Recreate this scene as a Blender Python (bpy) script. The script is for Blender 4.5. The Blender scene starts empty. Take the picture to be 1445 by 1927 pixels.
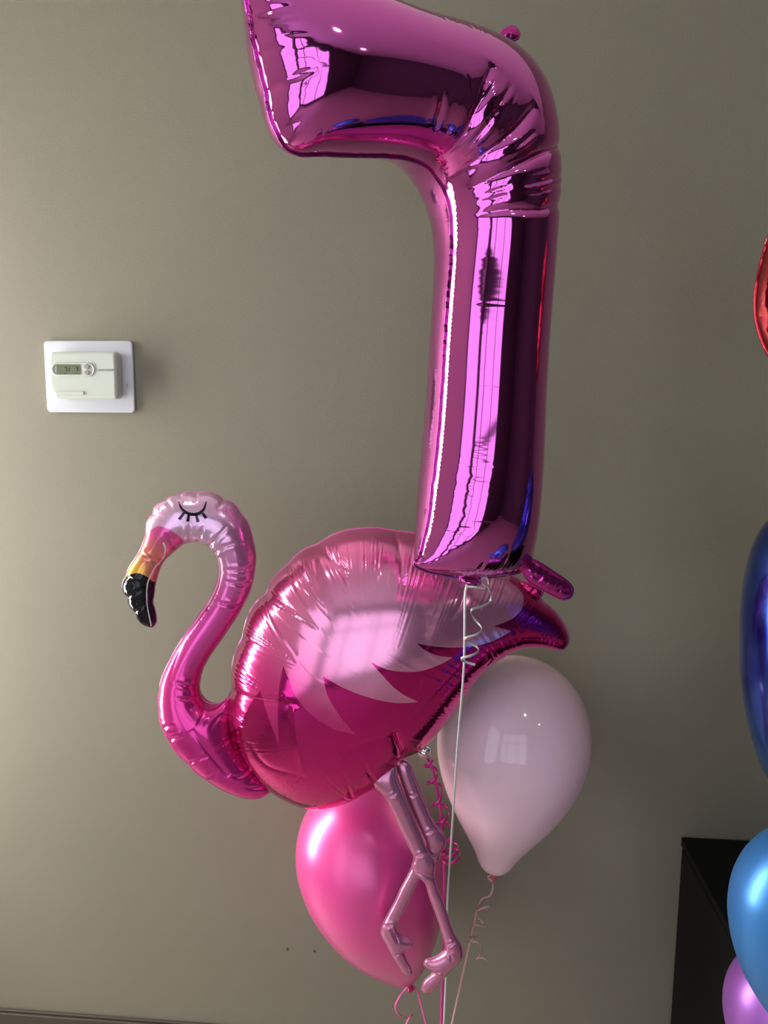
import bpy, math, random
import numpy as np
from mathutils import Vector, Matrix, kdtree
from mathutils.geometry import delaunay_2d_cdt

SC = bpy.context.scene
COL = SC.collection
rng = np.random.default_rng(7)
random.seed(7)

# ------------------------------------------------------------------ camera
F_PX, CX, CY = 1448.0, 722.5, 963.5           # focal length in pixels of the 1445x1927 frame
CAM = np.array([0.0, -1.6, 1.557])
YAW, PITCH, ROLL = map(math.radians, (4.7, 8.0, 0.4))
_F = np.array([-math.sin(YAW)*math.cos(PITCH), math.cos(YAW)*math.cos(PITCH), -math.sin(PITCH)])
_R = np.cross(_F, [0, 0, 1]); _R /= np.linalg.norm(_R)
_U = np.cross(_R, _F)
RIGHT = _R*math.cos(ROLL) + _U*math.sin(ROLL)
UP = _U*math.cos(ROLL) - _R*math.sin(ROLL)
cam_data = bpy.data.cameras.new('camera')
cam_data.sensor_fit = 'VERTICAL'
cam_data.sensor_height = 24.0
cam_data.lens = 24.0*F_PX/1927.0
cam_data.clip_start = 0.02
cam = bpy.data.objects.new('camera', cam_data)
COL.objects.link(cam)
cam.matrix_world = Matrix(((RIGHT[0], UP[0], -_F[0], CAM[0]), (RIGHT[1], UP[1], -_F[1], CAM[1]),
                           (RIGHT[2], UP[2], -_F[2], CAM[2]), (0, 0, 0, 1)))
SC.camera = cam

# ------------------------------------------------------------------ world, lights, exposure
world = bpy.data.worlds.new('world'); SC.world = world
world.use_nodes = True
world.node_tree.nodes['Background'].inputs[0].default_value = (0.75, 0.82, 1.0, 1)
world.node_tree.nodes['Background'].inputs[1].default_value = 0.15
SC.view_settings.view_transform = 'Standard'
SC.view_settings.look = 'None'
SC.view_settings.gamma = 1.0
SC.view_settings.use_curve_mapping = False
SC.view_settings.exposure = 0.0
SC.cycles.use_denoising = True
SC.cycles.max_bounces = 6
SC.cycles.caustics_reflective = False
SC.cycles.sample_clamp_indirect = 6.0
LEFT_WINDOW = 32.0      # daylight through the tall window in the left wall
BACK_WINDOW = 1.65      # daylight through the shop window behind the camera
LAMP = 45.0            # recessed ceiling lamps

# ------------------------------------------------------------------ helpers
def ray(p):
    p = np.atleast_2d(np.asarray(p, float))
    return _F + RIGHT*((p[:, :1]-CX)/F_PX) - UP*((p[:, 1:2]-CY)/F_PX)

def at(px, py, y):
    """World point seen at a photo pixel at room depth y."""
    d = ray((px, py))[0]
    return CAM + d*((y-CAM[1])/d[1])

def project(P):
    v = P-CAM
    z = v@_F
    return np.stack([CX+F_PX*(v@RIGHT)/z, CY-F_PX*(v@UP)/z], -1)

def srgb(r, g, b):
    c = np.array([r, g, b], float)/255.0
    return np.where(c <= 0.04045, c/12.92, ((c+0.055)/1.055)**2.4)

def tag(o, label=None, cat=None, group=None, kind=None):
    if label: o['label'] = label
    if cat: o['category'] = cat
    if group: o['group'] = group
    if kind: o['kind'] = kind
    return o

def empty(name, loc=(0, 0, 0)):
    o = bpy.data.objects.new(name, None)
    o.empty_display_size = 0.05
    o.location = loc
    COL.objects.link(o)
    return o

def attach(o, parent):
    if parent is not None:
        o.parent = parent
        if parent.parent is None:          # meshes hold world coordinates; only a thing's root is moved
            o.matrix_parent_inverse = Matrix.Translation(-parent.location)
    return o

def mesh_obj(name, verts, faces, mat, parent=None, smooth=True, normals=None, col=None):
    me = bpy.data.meshes.new(name)
    verts = np.asarray(verts, float)
    if isinstance(faces, np.ndarray) and faces.ndim == 2:
        n, k = faces.shape
        me.vertices.add(len(verts)); me.vertices.foreach_set('co', verts.ravel())
        me.loops.add(n*k); me.loops.foreach_set('vertex_index', faces.ravel().astype(np.int32))
        me.polygons.add(n); me.polygons.foreach_set('loop_start', np.arange(0, n*k, k, dtype=np.int32))
        me.update(calc_edges=True)
    else:
        me.from_pydata([tuple(v) for v in verts], [], [tuple(f) for f in faces])
        me.update()
    me.polygons.foreach_set('use_smooth', [smooth]*len(me.polygons))
    if col is not None:
        at_ = me.color_attributes.new('print', 'FLOAT_COLOR', 'POINT')
        at_.data.foreach_set('color', np.concatenate([col, np.ones((len(col), 1))], 1).ravel())
    if normals is not None:
        me.normals_split_custom_set_from_vertices([tuple(n) for n in normals])
    me.materials.append(mat)
    o = bpy.data.objects.new(name, me)
    COL.objects.link(o)
    return attach(o, parent)

class MB:
    """Collects boxes, tubes and lathes into one mesh."""
    def __init__(self): self.v = []; self.f = []
    def add(self, v, f):
        b = len(self.v); self.v += [tuple(p) for p in v]; self.f += [tuple(i+b for i in q) for q in f]; return self
    def box(self, x0, x1, y0, y1, z0, z1):
        v = [(x, y, z) for x in (x0, x1) for y in (y0, y1) for z in (z0, z1)]
        return self.add(v, [(0, 1, 3, 2), (4, 6, 7, 5), (0, 4, 5, 1), (2, 3, 7, 6), (0, 2, 6, 4), (1, 5, 7, 3)])
    def build(self, name, mat, parent=None, smooth=False, bevel=0, seg=2):
        o = mesh_obj(name, self.v, self.f, mat, parent, smooth)
        if bevel:
            m = o.modifiers.new('bevel', 'BEVEL'); m.width = bevel; m.segments = seg; m.limit_method = 'ANGLE'; m.use_clamp_overlap = False
            o.data.polygons.foreach_set('use_smooth', [True]*len(o.data.polygons))
            m.harden_normals = True
        return o

def prism(name, pts_xz, y0, y1, mat, parent, bevel=0, seg=2):
    """Outline in the wall plane (x, z) extruded from y0 (back) to y1 (front)."""
    n = len(pts_xz)
    v = [(x, y1, z) for x, z in pts_xz]+[(x, y0, z) for x, z in pts_xz]
    f = [tuple(range(n)), tuple(range(2*n-1, n-1, -1))]+[(i, i+n, (i+1) % n+n, (i+1) % n) for i in range(n)]
    a = sum(pts_xz[i][0]*pts_xz[(i+1) % n][1]-pts_xz[(i+1) % n][0]*pts_xz[i][1] for i in range(n))
    if a < 0: f = [q[::-1] for q in f]
    mb = MB(); mb.add(v, f)
    return mb.build(name, mat, parent, False, bevel, seg)

def round_rect(x0, x1, z0, z1, r, n=6):
    out = []
    for cx, cz, a0 in ((x1-r, z1-r, 0), (x0+r, z1-r, 90), (x0+r, z0+r, 180), (x1-r, z0+r, 270)):
        for i in range(n+1):
            a = math.radians(a0+90*i/n)
            out.append((cx+r*math.cos(a), cz+r*math.sin(a)))
    return out

def spline(pts, closed=False, step=4.0, sharp=()):
    """Catmull-Rom resample at even spacing; indices in sharp keep their corner."""
    P = np.asarray(pts, float); n = len(P)
    out = []
    for i in range(n if closed else n-1):
        i0, i1, i2, i3 = i-1, i, i+1, i+2
        if closed: i0, i1, i2, i3 = [j % n for j in (i0, i1, i2, i3)]
        else: i0, i3 = max(i0, 0), min(i3, n-1)
        p0, p1, p2, p3 = P[i0], P[i1], P[i2], P[i3]
        if i1 in sharp: p0 = 2*p1-p2
        if i2 in sharp: p3 = 2*p2-p1
        L = np.linalg.norm(p2-p1); m = max(1, int(round(L/step)))
        t = (np.arange(m)/m)[:, None]
        # centripetal tangents
        d01 = max(np.linalg.norm(p1-p0), 1e-9)**.5; d12 = max(L, 1e-9)**.5; d23 = max(np.linalg.norm(p3-p2), 1e-9)**.5
        t1 = ((p1-p0)/d01-(p2-p0)/(d01+d12)+(p2-p1)/d12)*d12
        t2 = ((p2-p1)/d12-(p3-p1)/(d12+d23)+(p3-p2)/d23)*d12
        out.append((2*t**3-3*t**2+1)*p1+(t**3-2*t**2+t)*t1+(-2*t**3+3*t**2)*p2+(t**3-t**2)*t2)
    out = np.concatenate(out)
    return out if closed else np.concatenate([out, P[-1:]])

def inside(poly, pts):
    x, y = pts[:, 0], pts[:, 1]
    r = np.zeros(len(pts), bool)
    a = poly; b = np.roll(poly, -1, 0)
    for (x0, y0), (x1, y1) in zip(a, b):
        c = (y0 > y) != (y1 > y)
        if c.any():
            r ^= c & (x < (x1-x0)*(y-y0)/((y1-y0) if y1 != y0 else 1e-12)+x0)
    return r

def smoothstep(a, b, x):
    t = np.clip((x-a)/(b-a), 0, 1)
    return t*t*(3-2*t)

# ------------------------------------------------------------------ materials
def principled(name, color=(0.8, 0.8, 0.8), rough=0.5, metal=0.0, coat=0.0, spec=0.5, **kw):
    m = bpy.data.materials.new(name); m.use_nodes = True
    b = m.node_tree.nodes['Principled BSDF']
    b.inputs['Base Color'].default_value = (*[float(c) for c in color], 1)
    b.inputs['Roughness'].default_value = rough
    b.inputs['Metallic'].default_value = metal
    b.inputs['Coat Weight'].default_value = coat
    b.inputs['Coat Roughness'].default_value = kw.pop('coat_rough', 0.05)
    b.inputs['Specular IOR Level'].default_value = spec
    for k, v in kw.items():
        b.inputs[k.replace('_', ' ')].default_value = v
    return m

def add_bump(m, scale, strength, dist, detail=2, kind='noise'):
    nt = m.node_tree; b = nt.nodes['Principled BSDF']
    tc = nt.nodes.new('ShaderNodeTexCoord'); n = nt.nodes.new('ShaderNodeTexNoise'); bp = nt.nodes.new('ShaderNodeBump')
    n.inputs['Scale'].default_value = scale; n.inputs['Detail'].default_value = detail
    bp.inputs['Strength'].default_value = strength; bp.inputs['Distance'].default_value = dist
    nt.links.new(tc.outputs['Object'], n.inputs['Vector']); nt.links.new(n.outputs['Fac'], bp.inputs['Height'])
    nt.links.new(bp.outputs['Normal'], b.inputs['Normal'])
    return m

def mottle(m, c0, c1, scale, detail=3):
    nt = m.node_tree; b = nt.nodes['Principled BSDF']
    tc = nt.nodes.new('ShaderNodeTexCoord'); n = nt.nodes.new('ShaderNodeTexNoise'); r = nt.nodes.new('ShaderNodeValToRGB')
    n.inputs['Scale'].default_value = scale; n.inputs['Detail'].default_value = detail
    r.color_ramp.elements[0].position = 0.3; r.color_ramp.elements[1].position = 0.7
    r.color_ramp.elements[0].color = (*c0, 1); r.color_ramp.elements[1].color = (*c1, 1)
    nt.links.new(tc.outputs['Object'], n.inputs['Vector']); nt.links.new(n.outputs['Fac'], r.inputs['Fac'])
    nt.links.new(r.outputs['Color'], b.inputs['Base Color'])
    return m

def printed(name, rough, metal, coat=0.0, **kw):
    m = principled(name, (1, 1, 1), rough, metal, coat, **kw)
    nt = m.node_tree; a = nt.nodes.new('ShaderNodeAttribute'); a.attribute_name = 'print'
    nt.links.new(a.outputs['Color'], nt.nodes['Principled BSDF'].inputs['Base Color'])
    return m

def emitter(name, color, strength):
    m = bpy.data.materials.new(name); m.use_nodes = True
    nt = m.node_tree; nt.nodes.clear()
    e = nt.nodes.new('ShaderNodeEmission'); o = nt.nodes.new('ShaderNodeOutputMaterial')
    e.inputs[0].default_value = (*color, 1); e.inputs[1].default_value = strength
    nt.links.new(e.outputs[0], o.inputs[0])
    return m

M = {}
M['paint'] = add_bump(mottle(principled('taupe_wall_paint', rough=0.62, spec=0.35), srgb(138, 132, 116), srgb(142, 136, 120), 3.0), 260, 0.22, 0.0012, 3)
M['paint_light'] = principled('cream_wall_paint', srgb(242, 234, 224), 0.7)
M['paint_dark'] = principled('charcoal_wall_paint', srgb(70, 66, 66), 0.7)
M['ceiling'] = add_bump(principled('ceiling_board', srgb(238, 235, 230), 0.9), 90, 0.3, 0.003)
M['floor'] = mottle(principled('floor_vinyl', rough=0.45), srgb(176, 164, 150), srgb(190, 178, 164), 14)
M['base'] = principled('brown_rubber_base', srgb(74, 66, 58), 0.5)
M['frame'] = principled('window_frame_dark', srgb(46, 44, 44), 0.4)
M['day_left'] = emitter('daylight_left_window', (1.0, 0.98, 0.92), LEFT_WINDOW)
M['day_back'] = emitter('daylight_shop_window', (0.89, 0.96, 1.10), BACK_WINDOW)
M['lamp'] = emitter('ceiling_lamp_glow', (1.0, 0.95, 0.88), LAMP)
M['white_metal'] = principled('white_lamp_trim', srgb(225, 225, 222), 0.4)
M['foil7'] = principled('magenta_mirror_foil', (0.80, 0.15, 0.585), 0.06, 1.0, 0.25)
M['foil7_tab'] = principled('magenta_tab_foil', (0.60, 0.045, 0.34), 0.16, 0.9, 0.2)
M['body'] = printed('flamingo_printed_foil', 0.11, 0.95, 0.25, coat_rough=0.12)
M['wing'] = printed('flamingo_wing_ink', 0.17, 0.72, 0.10, coat_rough=0.15)
M['neck'] = printed('flamingo_neck_foil', 0.19, 0.6, 0.25, coat_rough=0.08)
M['black_print'] = principled('black_foil_print', (0.006, 0.006, 0.009), 0.10, 0.0, 0.0, spec=0.4)
M['white_print'] = principled('white_line_print', srgb(245, 235, 240), 0.3, 0.0, 0.3)
M['leg'] = principled('dusty_pink_foil', srgb(220, 138, 178), 0.27, 0.7, 0.3)
M['seam_pink'] = principled('pink_foil_edge', srgb(222, 120, 180), 0.3, 0.7, 0.3)
M['latex_pale'] = principled('pale_pink_latex', srgb(252, 212, 228), 0.09, 0.0, 0.2, Subsurface_Weight=0.0)
M['latex_pink'] = principled('pearl_pink_latex', srgb(252, 80, 168), 0.34, 0.3, 0.9, coat_rough=0.27)
M['latex_blue'] = principled('pearl_blue_latex', srgb(58, 132, 205), 0.36, 0.5, 0.25, coat_rough=0.3)
M['latex_purple'] = principled('pearl_purple_latex', srgb(168, 98, 196), 0.38, 0.45, 0.25, coat_rough=0.3)
M['foil_coral'] = principled('coral_mirror_foil', (0.72, 0.085, 0.11), 0.1, 1.0, 0.2)
M['knot_pink'] = principled('pink_latex_knot', srgb(200, 20, 90), 0.4)
M['knot_salmon'] = principled('salmon_latex_knot', srgb(225, 130, 130), 0.45)
M['rib_white'] = principled('white_ribbon', srgb(206, 202, 202), 0.28, 0.15, 0.3)
M['rib_magenta'] = principled('magenta_ribbon', srgb(226, 40, 150), 0.25, 0.3, 0.3)
M['rib_pink'] = principled('pink_ribbon', srgb(235, 90, 165), 0.3, 0.2, 0.3)
M['rib_rose'] = principled('pale_rose_ribbon', srgb(222, 178, 176), 0.28, 0.2, 0.3)
M['silver'] = principled('silver_foil', (0.8, 0.78, 0.78), 0.12, 1.0)
M['plate'] = principled('white_cover_plate', srgb(212, 213, 221), 0.38)
M['body_plastic'] = principled('cream_white_plastic', srgb(203, 209, 199), 0.36)
M['lcd'] = principled('lcd_olive', srgb(112, 118, 92), 0.25)
M['lcd_dark'] = principled('lcd_segment', srgb(40, 46, 34), 0.4)
M['button'] = principled('grey_button', srgb(176, 172, 166), 0.4)
M['mark_red'] = principled('button_mark_warm', srgb(170, 90, 84), 0.5)
M['mark_grey'] = principled('button_mark_grey', srgb(110, 116, 108), 0.5)
M['text'] = principled('grey_lettering', srgb(140, 146, 142), 0.5)
M['black'] = principled('black_laminate', srgb(9, 11, 12), 0.6, spec=0.2)
M['speck'] = principled('dark_speck', srgb(70, 62, 52), 0.8)

# blue balloon: ink shifts between deep blue and teal-violet in soft clouds
m = principled('iridescent_blue_film', srgb(30, 50, 160), 0.16, 0.85, 0.3)
mottle(m, srgb(24, 34, 150), srgb(70, 120, 200), 9.0, 2); M['blue_film'] = m

# ------------------------------------------------------------------ the room
XL, XR, YB, ZC = -1.65, 3.2, -3.9, 2.75
def structure(name, mb, mat, **kw):
    o = mb.build(name, mat, None, **kw); o['kind'] = 'structure'; return o
wall_main = structure('wall_main', MB().box(XL-.1, XR+.1, 0, .1, 0, ZC), M['paint'])
structure('floor', MB().box(XL-.1, XR+.1, YB-.1, .1, -.1, 0), M['floor'])
structure('ceiling', MB().box(XL-.1, XR+.1, YB-.1, .1, ZC, ZC+.1), M['ceiling'])
LW = (-0.47, -0.10, 0.45, 2.20)           # left window: y0, y1, z0, z1
SW = (-3.7, -1.9, 0.15, 2.45)            # side pane of the shop window, further along the left wall
mb = MB().box(XL-.1, XL, LW[1], 0, 0, ZC).box(XL-.1, XL, SW[1], LW[0], 0, ZC).box(XL-.1, XL, YB, SW[0], 0, ZC)
mb.box(XL-.1, XL, SW[0], SW[1], 0, SW[2]).box(XL-.1, XL, SW[0], SW[1], SW[3], ZC)
mb.box(XL-.1, XL, LW[0], LW[1], 0, LW[2]).box(XL-.1, XL, LW[0], LW[1], LW[3], ZC)
structure('wall_left', mb, M['paint_light'])
structure('wall_right', MB().box(XR, XR+.1, YB, 0, 0, ZC), M['paint_dark'])
BW = (-1.55, 0.95, 0.15, 2.45)              # shop window behind the camera: x0, x1, z0, z1
mb = MB().box(XL, BW[0], YB-.1, YB, 0, ZC).box(BW[1], XR, YB-.1, YB, 0, ZC)
mb.box(BW[0], BW[1], YB-.1, YB, 0, BW[2]).box(BW[0], BW[1], YB-.1, YB, BW[3], ZC)
structure('wall_back', mb, M['paint_dark'])
structure('baseboard_main', MB().box(XL, XR, -.012, 0, 0, .094).box(XL, XR, -.007, 0, .094, .1), M['base'], bevel=.002)

w = empty('window_1', (XL, (LW[0]+LW[1])/2, LW[2])); w['kind'] = 'structure'
MB().box(XL-.09, XL-.08, LW[0], LW[1], LW[2], LW[3]).build('pane', M['day_left'], w)
fr = MB().box(XL-.07, XL+.02, LW[0]-.05, LW[0]+.03, LW[2]-.05, LW[3]+.05).box(XL-.07, XL+.02, LW[1]-.03, LW[1]+.05, LW[2]-.05, LW[3]+.05)
fr.box(XL-.07, XL+.02, LW[0], LW[1], LW[2]-.05, LW[2]+.03).box(XL-.07, XL+.02, LW[0], LW[1], LW[3]-.03, LW[3]+.05)
fr.build('window_frame', M['frame'], w)
MB().box(XL-.07, XL+.01, -.295, -.28, LW[2], LW[3]).build('mullion', M['frame'], w)
w = empty('window_3', (XL, (SW[0]+SW[1])/2, SW[2])); w['kind'] = 'structure'
MB().box(XL-.09, XL-.08, SW[0], SW[1], SW[2], SW[3]).build('pane', M['day_back'], w)
fr = MB().box(XL-.07, XL+.02, SW[0]-.05, SW[0]+.03, SW[2]-.05, SW[3]+.05).box(XL-.07, XL+.02, SW[1]-.03, SW[1]+.05, SW[2]-.05, SW[3]+.05)
fr.box(XL-.07, XL+.02, SW[0], SW[1], SW[2]-.05, SW[2]+.03).box(XL-.07, XL+.02, SW[0], SW[1], SW[3]-.03, SW[3]+.05)
fr.build('window_frame', M['frame'], w)
w = empty('window_2', ((BW[0]+BW[1])/2, YB, BW[2])); w['kind'] = 'structure'
MB().box(BW[0], BW[1], YB-.09, YB-.08, BW[2], BW[3]).build('pane', M['day_back'], w)
fr = MB().box(BW[0]-.05, BW[0]+.04, YB-.07, YB+.02, BW[2]-.05, BW[3]+.05).box(BW[1]-.04, BW[1]+.05, YB-.07, YB+.02, BW[2]-.05, BW[3]+.05)
fr.box(BW[0], BW[1], YB-.07, YB+.02, BW[2]-.05, BW[2]+.04).box(BW[0], BW[1], YB-.07, YB+.02, BW[3]-.04, BW[3]+.05)
fr.build('window_frame', M['frame'], w)
for x in (-0.9, 0.1):
    MB().box(x-.03, x+.03, YB-.07, YB+.01, BW[2], BW[3]).build('mullion', M['frame'], w)
MB().box(BW[0], BW[1], YB-.07, YB+.01, 1.75, 1.81).build('transom', M['frame'], w)

def disc(cx, cy, z, r, n=24):
    return [(cx+r*math.cos(2*math.pi*i/n), cy+r*math.sin(2*math.pi*i/n), z) for i in range(n)]
lamp_where = ('over the left end of the taupe wall', 'above the middle of the room behind the camera', 'towards the right wall')
for (lx, ly), wh in zip(((-1.0, -1.1), (0.55, -1.9), (1.9, -2.6)), lamp_where):
    t = empty('ceiling_lamp', (lx, ly, ZC)); tag(t, 'round recessed ceiling lamp '+wh, 'lamp', 'recessed ceiling lamps')
    n = 24
    a, b, c = disc(lx, ly, ZC-.001, .095), disc(lx, ly, ZC-.012, .085), disc(lx, ly, ZC-.008, .07)
    MB().add(a+b+c, [(i, (i+1) % n, (i+1) % n+n, i+n) for i in range(n)]+[(i+n, (i+1) % n+n, (i+1) % n+2*n, i+2*n) for i in range(n)]).build('trim_ring', M['white_metal'], t)
    MB().add(disc(lx, ly, ZC-.008, .07), [tuple(range(n-1, -1, -1))]).build('diffuser', M['lamp'], t)

for k, (px, py) in enumerate(((541, 1786), (592, 1790))):
    p = at(px, py, 0)
    pts = [(p[0]+(.0022+.0008*math.sin(3*i+k))*math.cos(i*math.pi/5), p[2]+(.003+.0006*math.cos(2*i))*math.sin(i*math.pi/5)) for i in range(10)]
    prism('wall_speck', pts, 0, -.0008, M['speck'], wall_main)

# ------------------------------------------------------------------ black cabinet at the right
p = at(1278, 1573, 0)
bx0, bz = p[0]+.003, p[2]
cab = empty('black_cabinet', (bx0+.35, -.2, 0)); tag(cab, 'black box cabinet standing against the wall at the lower right', 'cabinet')
MB().box(bx0, bx0+.70, -.345, -.013, 0, bz-.02).build('carcass', M['black'], cab, bevel=.002)
MB().box(bx0, bx0+.70, -.345, -.003, bz-.02, bz).build('cabinet_top', M['black'], cab, bevel=.003)

# ------------------------------------------------------------------ thermostat
TX0, TZ1 = at(80.5, 641, -.008)[0], at(80.5, 641, -.008)[2]
TX1, TZ0 = at(255, 777, -.004)[0], at(255, 777, -.004)[2]
th = empty('thermostat', ((TX0+TX1)/2, 0, TZ0)); tag(th, 'white wall thermostat with small olive display on a white cover plate', 'thermostat')
prism('cover_plate', round_rect(TX0, TX1, TZ0, TZ1, .009), 0, -.007, M['plate'], th, bevel=.003)
def tp(px, py, y): q = at(px, py, y); return q[0], q[2]
FY = -.036                                   # front face of the housing
b0 = [tp(x, y, FY) for x, y in ((93, 662), (217.5, 661), (219.5, 700), (221, 751), (103, 750), (98, 744), (94, 730), (91.5, 712), (90.3, 692), (91, 672))]
hs = prism('housing', b0, -.007, FY, M['body_plastic'], th, bevel=.007, seg=5)
x0, z1 = tp(97, 682.5, FY); x1, z0 = tp(179, 708, FY)
def ring(name, outer, inner, y0, y1, mat, parent):
    n = len(outer)
    v = [(x, y0, z) for x, z in outer]+[(x, y1, z) for x, z in outer]+[(x, y1, z) for x, z in inner]+[(x, y0, z) for x, z in inner]
    f = [(a*n+i, a*n+(i+1) % n, (a+1) % 4*n+(i+1) % n, (a+1) % 4*n+i) for a in range(4) for i in range(n)]
    return mesh_obj(name, v, f, mat, parent, True)
r_ = (z1-z0)/2
ring('display_bezel', round_rect(x0, x1, z0, z1, r_*.98, 10), round_rect(x0+.0028, x1-.0028, z0+.0028, z1-.0028, (r_-.0028)*.98, 10), FY, FY-.0016, M['body_plastic'], th)
x0, z1 = tp(106, 686, FY); x1, z0 = tp(152, 704.3, FY)
lcd = prism('display', round_rect(x0, x1, z0, z1, .0018, 3), FY+.002, FY-.0008, M['lcd'], th)
SEG = {'7': 'abc', '1': 'bc', 'dot': 'p'}
def digit(ch, cx, cz, wd, ht, th_, ):
    rects = {'a': (cx-wd/2, cx+wd/2, cz+ht/2-th_, cz+ht/2), 'b': (cx+wd/2-th_, cx+wd/2, cz+th_*.3, cz+ht/2-th_*1.2),
             'c': (cx+wd/2-th_, cx+wd/2, cz-ht/2, cz-th_*.3)}
    for s in SEG[ch]:
        a, b, c, d = rects[s]
        MB().box(a, b, FY-.0013, FY-.0008, c, d).build('display_segment', M['lcd_dark'], lcd)
for ch, px in (('7', 123.5), ('1', 128.5), ('7', 144)):
    cx, cz = tp(px, 694.5, FY)
    digit(ch, cx, cz, .0050, .0086, .0013)
for px, py in ((150, 692.5), (150, 697.5)):
    cx, cz = tp(px, py, FY); MB().box(cx-.0006, cx+.0006, FY-.0013, FY-.0008, cz-.0006, cz+.0006).build('display_segment', M['lcd_dark'], lcd)
for px, py, w_ in ((123.5, 702.6, .005), (139, 689, .003), (143.5, 702.4, .002)):
    cx, cz = tp(px, py, FY); MB().box(cx-w_/2, cx+w_/2, FY-.0013, FY-.0008, cz-.0006, cz+.0006).build('display_segment', M['lcd_dark'], lcd)
for k, (px, py) in enumerate(((161.7, 690.4), (162.3, 700.8))):
    cx, cz = tp(px, py, FY-.003)
    el = [(cx+.0066*math.cos(2*math.pi*i/24), cz+.0043*math.sin(2*math.pi*i/24)) for i in range(24)]
    bt = prism('button', el, FY+.001, FY-.0035, M['button'], th, bevel=.0012)
    s = 1 if k == 0 else -1
    prism('arrow_mark', [(cx-.0028, cz-.0012*s), (cx-.0016, cz-.0012*s), (cx, cz+.0004*s), (cx+.0016, cz-.0012*s), (cx+.0028, cz-.0012*s), (cx, cz+.0017*s)], FY-.0035, FY-.0039, M['mark_red' if k == 0 else 'mark_grey'], bt)
x0, z1 = tp(104.5, 736, FY); x1, z0 = tp(159.5, 743.2, FY)
prism('ridge', round_rect(x0, x1, z0, z1, (z1-z0)*.49, 6), FY+.001, FY-.0022, M['body_plastic'], th, bevel=.0015, seg=3)
# lettering on the housing
tc = bpy.data.curves.new('lettering', 'FONT'); tc.body = 'WHITE-RODGERS'; tc.size = 1.0; tc.extrude = 0.02
to = bpy.data.objects.new('lettering', tc); COL.objects.link(to)
bpy.context.view_layer.update()
me = bpy.data.meshes.new_from_object(to.evaluated_get(bpy.context.evaluated_depsgraph_get()))
bpy.data.objects.remove(to)
co = np.zeros(len(me.vertices)*3); me.vertices.foreach_get('co', co); co = co.reshape(-1, 3)
xa, za = tp(184, 698.3, FY); xb, zb = tp(216, 695, FY)
sx = (xb-xa)/(co[:, 0].max()-co[:, 0].min()); szz = (zb-za)/(co[:, 1].max()-co[:, 1].min())
co = np.stack([xa+(co[:, 0]-co[:, 0].min())*sx, FY-.0003-(co[:, 2]+.02)*.006, za+(co[:, 1]-co[:, 1].min())*szz], 1)
me.vertices.foreach_set('co', co.ravel()); me.update(); me.materials.clear(); me.materials.append(M['text'])
lt = bpy.data.objects.new('lettering', me); COL.objects.link(lt); attach(lt, th)
cx, cz = tp(237, 725, -.012); MB().box(cx-.0012, cx+.0012, -.014, -.007, cz-.0035, cz+.0035).build('clip', M['plate'], th)

# ------------------------------------------------------------------ inflated foil
class Plane:
    def __init__(self, origin, yaw=0.0, pitch=0.0):
        a, b = math.radians(yaw), math.radians(pitch)
        self.o = np.asarray(origin, float)
        self.e1 = np.array([math.cos(a), math.sin(a), 0.0])
        n = np.array([math.sin(a), -math.cos(a), 0.0])
        self.n = n*math.cos(b)+np.array([0, 0, 1])*math.sin(b)
        self.e2 = np.cross(self.n, self.e1)
    def uv(self, px, h=0.0):
        d = ray(px); h = np.broadcast_to(np.asarray(h, float), (len(d),))
        t = ((self.o-CAM)@self.n+h)/(d@self.n)
        P = CAM+d*t[:, None]-self.o
        return np.stack([P@self.e1, P@self.e2], 1)
    def world(self, uv, h):
        return self.o+uv[:, :1]*self.e1+uv[:, 1:2]*self.e2+np.asarray(h)[:, None]*self.n

def resample_closed(P, step):
    Q = np.concatenate([P, P[:1]]); L = np.concatenate([[0], np.cumsum(np.linalg.norm(np.diff(Q, axis=0), axis=1))])
    n = max(8, int(round(L[-1]/step))); s = np.arange(n)/n*L[-1]
    return np.stack([np.interp(s, L, Q[:, k]) for k in (0, 1)], 1)

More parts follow.
